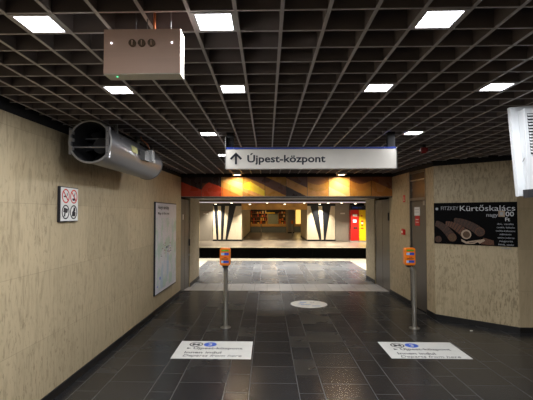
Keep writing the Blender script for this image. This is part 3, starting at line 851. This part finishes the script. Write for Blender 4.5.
# ================================================================== FLOOR SIGNS
def floor_sign(ox, oy, w, d, label):
    t = thing('floor_sign', label, 'floor sign', (ox, oy, 0), 0, 'white floor signs with metro logo')
    B('sticker').flat([(0, 0), (w, 0), (w, d), (0, d)], .0005, .003).build('sheet', t)
    z = .0032; sx = w/.99; o = .13
    m = B('ink').add([], []); n = 40
    def annul(mm, cx_, cy_, r0, r1):
        pts = []
        for k in range(n):
            a = 2*PI*k/n; pts += [(cx_+r0*math.cos(a), cy_+r0*math.sin(a), z+.0006), (cx_+r1*math.cos(a), cy_+r1*math.sin(a), z+.0006)]
        mm.add(pts, [(2*k, 2*k+1, (2*k+3) % (2*n), (2*k+2) % (2*n)) for k in range(n)])
    cy_ = d-.145
    annul(m, o+.095, cy_, .075, .092); m.build('logo_ring', t, label='black ring of the metro logo')
    text('M', (o+.045, o+.145, cy_-.042, .085), 'ink', t, name='logo_letter', y=z, flat=True, bold=.03)
    B('blue_l').flat([(o+.285+.088*math.cos(2*PI*k/32), cy_+.088*math.sin(2*PI*k/32)) for k in range(32)], z-.001, z+.0006).build('line_badge', t, label='blue round line badge')
    text('3', (o+.26, o+.31, cy_-.045, .09), 'sticker', t, name='line_number', y=z+.001, flat=True, bold=.01)
    B('ink').flat([(o, d-.335), (o+.055, d-.305), (o, d-.275)], z-.001, z+.0006).build('arrow', t)
    text('Újpest-központ', (o+.085, w-.125, d-.335, .078), 'ink', t, y=z, flat=True, bold=.012)
    text('Innen indul', (o+.0, o+.47, d-.500, .078), 'ink', t, y=z, flat=True, bold=.012)
    text('Departs from here', (o-.0, w-.12, d-.615, .078), 'ink', t, y=z, flat=True, shear=.25)
    return t
floor_sign(-1.185, 5.055, .987, .69, 'white floor sign with metro logo lying before the left validator post')
s2 = floor_sign(1.526, 5.13, .985, .645, 'white floor sign with metro logo on the right, before the slanted wall')
fd = thing('floor_disc', 'round worn white floor sticker with faint blue print in the middle of the passage', 'floor sticker', (.82, 8.15, 0))
B('disc').flat([(.36*math.cos(2*PI*k/48), .335*math.sin(2*PI*k/48)) for k in range(48)], .0005, .003).build('sheet', fd)
m = B('blue_pale')
for (a, b, c, d_) in ((-.17, -.04, .10, .17), (-.20, -.10, -.02, .03), (-.16, -.05, -.10, -.05), (.05, .20, -.20, -.15), (-.05, .03, -.08, -.04)):
    m.box(a, b, c, d_, .003, .0036)
m.m('grey_l').box(.04, .07, .08, .16, .003, .0036).box(.09, .12, .10, .17, .003, .0036).build('print', fd)
B('cream_metal').tube([(3.07, 6.35, .004), (3.11, 6.36, .004)], .008, 6).build('litter')
tag(bpy.data.objects['litter'], 'tiny scrap of yellowish litter on the dark floor by the slanted wall', 'litter')

# ================================================================== FAR PLATFORM MACHINES
vm = thing('vending_machine', 'red vending machine standing against the far platform wall', 'vending machine', (0, FY-.55, 0))
B('red').box(fx(350.2)*.98, fx(358.2)*.98, 0, .5, .08, 2.03).m('grey_l').box(fx(350.2)*.98, fx(358.2)*.98, .02, .5, 0, .08).build('cabinet', vm)
a = fx(350.2)*.98
B('sticker').box(a+.12, a+.40, -.01, 0, 1.62, 1.76).build('label_plate', vm)
B('label_lb').box(a+.13, a+.36, -.01, 0, 1.22, 1.42).build('label_plate', vm)
B('dark_p').box(a+.15, a+.42, -.01, 0, .84, .93).build('slot', vm)
ym = thing('vending_machine', 'yellow vending machine right of the red one on the far platform', 'vending machine', (0, FY-.55, 0))
a = fx(358.4)*.98
B('yellow').box(a, a+.42, 0, .5, .08, 2.03).m('grey_l').box(a, a+.42, .02, .5, 0, .08).build('cabinet', ym)
B('red').box(a+.12, a+.26, -.01, 0, 1.27, 1.35).box(a+.10, a+.26, -.01, 0, .83, .89).build('sticker', ym)
B('sticker').box(a+.12, a+.25, -.01, 0, 1.14, 1.24).m('dark_p').box(a+.13, a+.22, -.01, 0, 1.02, 1.10).m('red').box(a+.13, a+.2, -.01, 0, 1.6, 1.7).build('label_plate', ym)
hd = thing('machine_header', 'dark blue lettered header panel above the red and yellow machines', 'header panel', (0, FY-.56, 2.04))
a = fx(350.2)*.98
B('ink_n').box(a, a+.98, 0, .5, 0, .27).build('panel', hd)
B('label_b').box(a+.08, a+.46, -.008, 0, .08, .18).box(a+.5, a+.7, -.008, 0, .10, .15).build('lettering_plate', hd)

# ================================================================== FAR PASSAGE: SHOP
SY = 39.6
def sxp(px): return (px-267)/410*SY
def szp(py): return 1.77-(py-214)/410*SY
sh = thing('shop_front', 'distant lit shop front with wooden counter and blue grey base', 'shop front', (0, SY, 0))
B('counter_b').box(sxp(250.5), sxp(286), 0, .5, 0, .56).build('base', sh, label='blue grey base')
B('counter').box(sxp(250.5), sxp(286), -.05, .5, .56, .80).build('counter', sh, label='orange brown counter')
B('dark_p').box(sxp(250.5), sxp(286), .9, .95, .80, 2.4).build('back_panel', sh)
for z in (.80, 1.14, 1.48, 1.82): B('counter').box(sxp(250.5), sxp(286), .45, .9, z-.02, z).build('shelf', sh)
B('glass_g').box(sxp(268), sxp(278), .30, .34, .80, 1.75).m('counter').box(sxp(267.3), sxp(268), .28, .36, .8, 1.9).box(sxp(278), sxp(278.6), .28, .36, .8, 1.9).m('yellow').box(sxp(265.5), sxp(275), .28, .36, 1.82, 1.92).build('service_window', sh, label='greenish service window')
pk = {}
for nm, c in (('a', (.85, .25, .03)), ('b', (.75, .45, .08)), ('c', (.45, .06, .02)), ('d', (.9, .62, .25)), ('e', (.16, .05, .02)), ('f', (.25, .16, .06))):
    M['pk_'+nm] = mat('package_'+nm, c, .5); pk[nm] = B('pk_'+nm).box(-.06, .06, -.05, .05, 0, .22).build('package'); 
    COL.objects.unlink(pk[nm])
for r_, z in enumerate((.80, 1.14, 1.48, 1.82)):
    x = sxp(251.2)
    while x < sxp(285):
        if sxp(267) < x < sxp(279.5): x = sxp(280.2); continue
        o = pk[random.choice('aabbccdeeff')].copy(); COL.objects.link(o)
        k = random.uniform(.8, 1.4); o.scale = (k, 1, random.uniform(.7, 1.3)); o.location = (x, SY+.58, z+.002)
        tag(o, 'small coloured package on the %s shelf of the distant shop' % ['lowest', 'second', 'third', 'top'][r_], 'package', 'packages on the %s shelf of the distant shop' % ['lowest', 'second', 'third', 'top'][r_])
        x += .13*k+.05+random.uniform(0, .06)
gc = thing('column', 'grey square column right of the distant shop front', 'column', (0, 38, 0))
B('steel_far').box(1.95, 2.50, 0, .5, 0, 2.45).build('shaft', gc)
B('black').box(1.93, 2.52, -.02, .52, 0, .1).build('plinth', gc)
M['yel_lit'] = mat('lit_yellow_panel', (1, .62, .12, 1), emit=.9)
yp = thing('light_box', 'glowing yellow panel at the right end of the far passage', 'light box', (0, 40.4, .75))
B('yel_lit').box(2.82, 3.3, -.02, 0, .05, 1.45).build('panel', yp)
B('counter').box(2.78, 3.34, 0, .06, 0, 1.5).build('frame', yp)
B('counter_b').box(2.6, 3.9, 0, .1, -.75, -.2).m('counter').box(2.6, 3.9, -.02, .1, -.2, 0).build('base', yp)
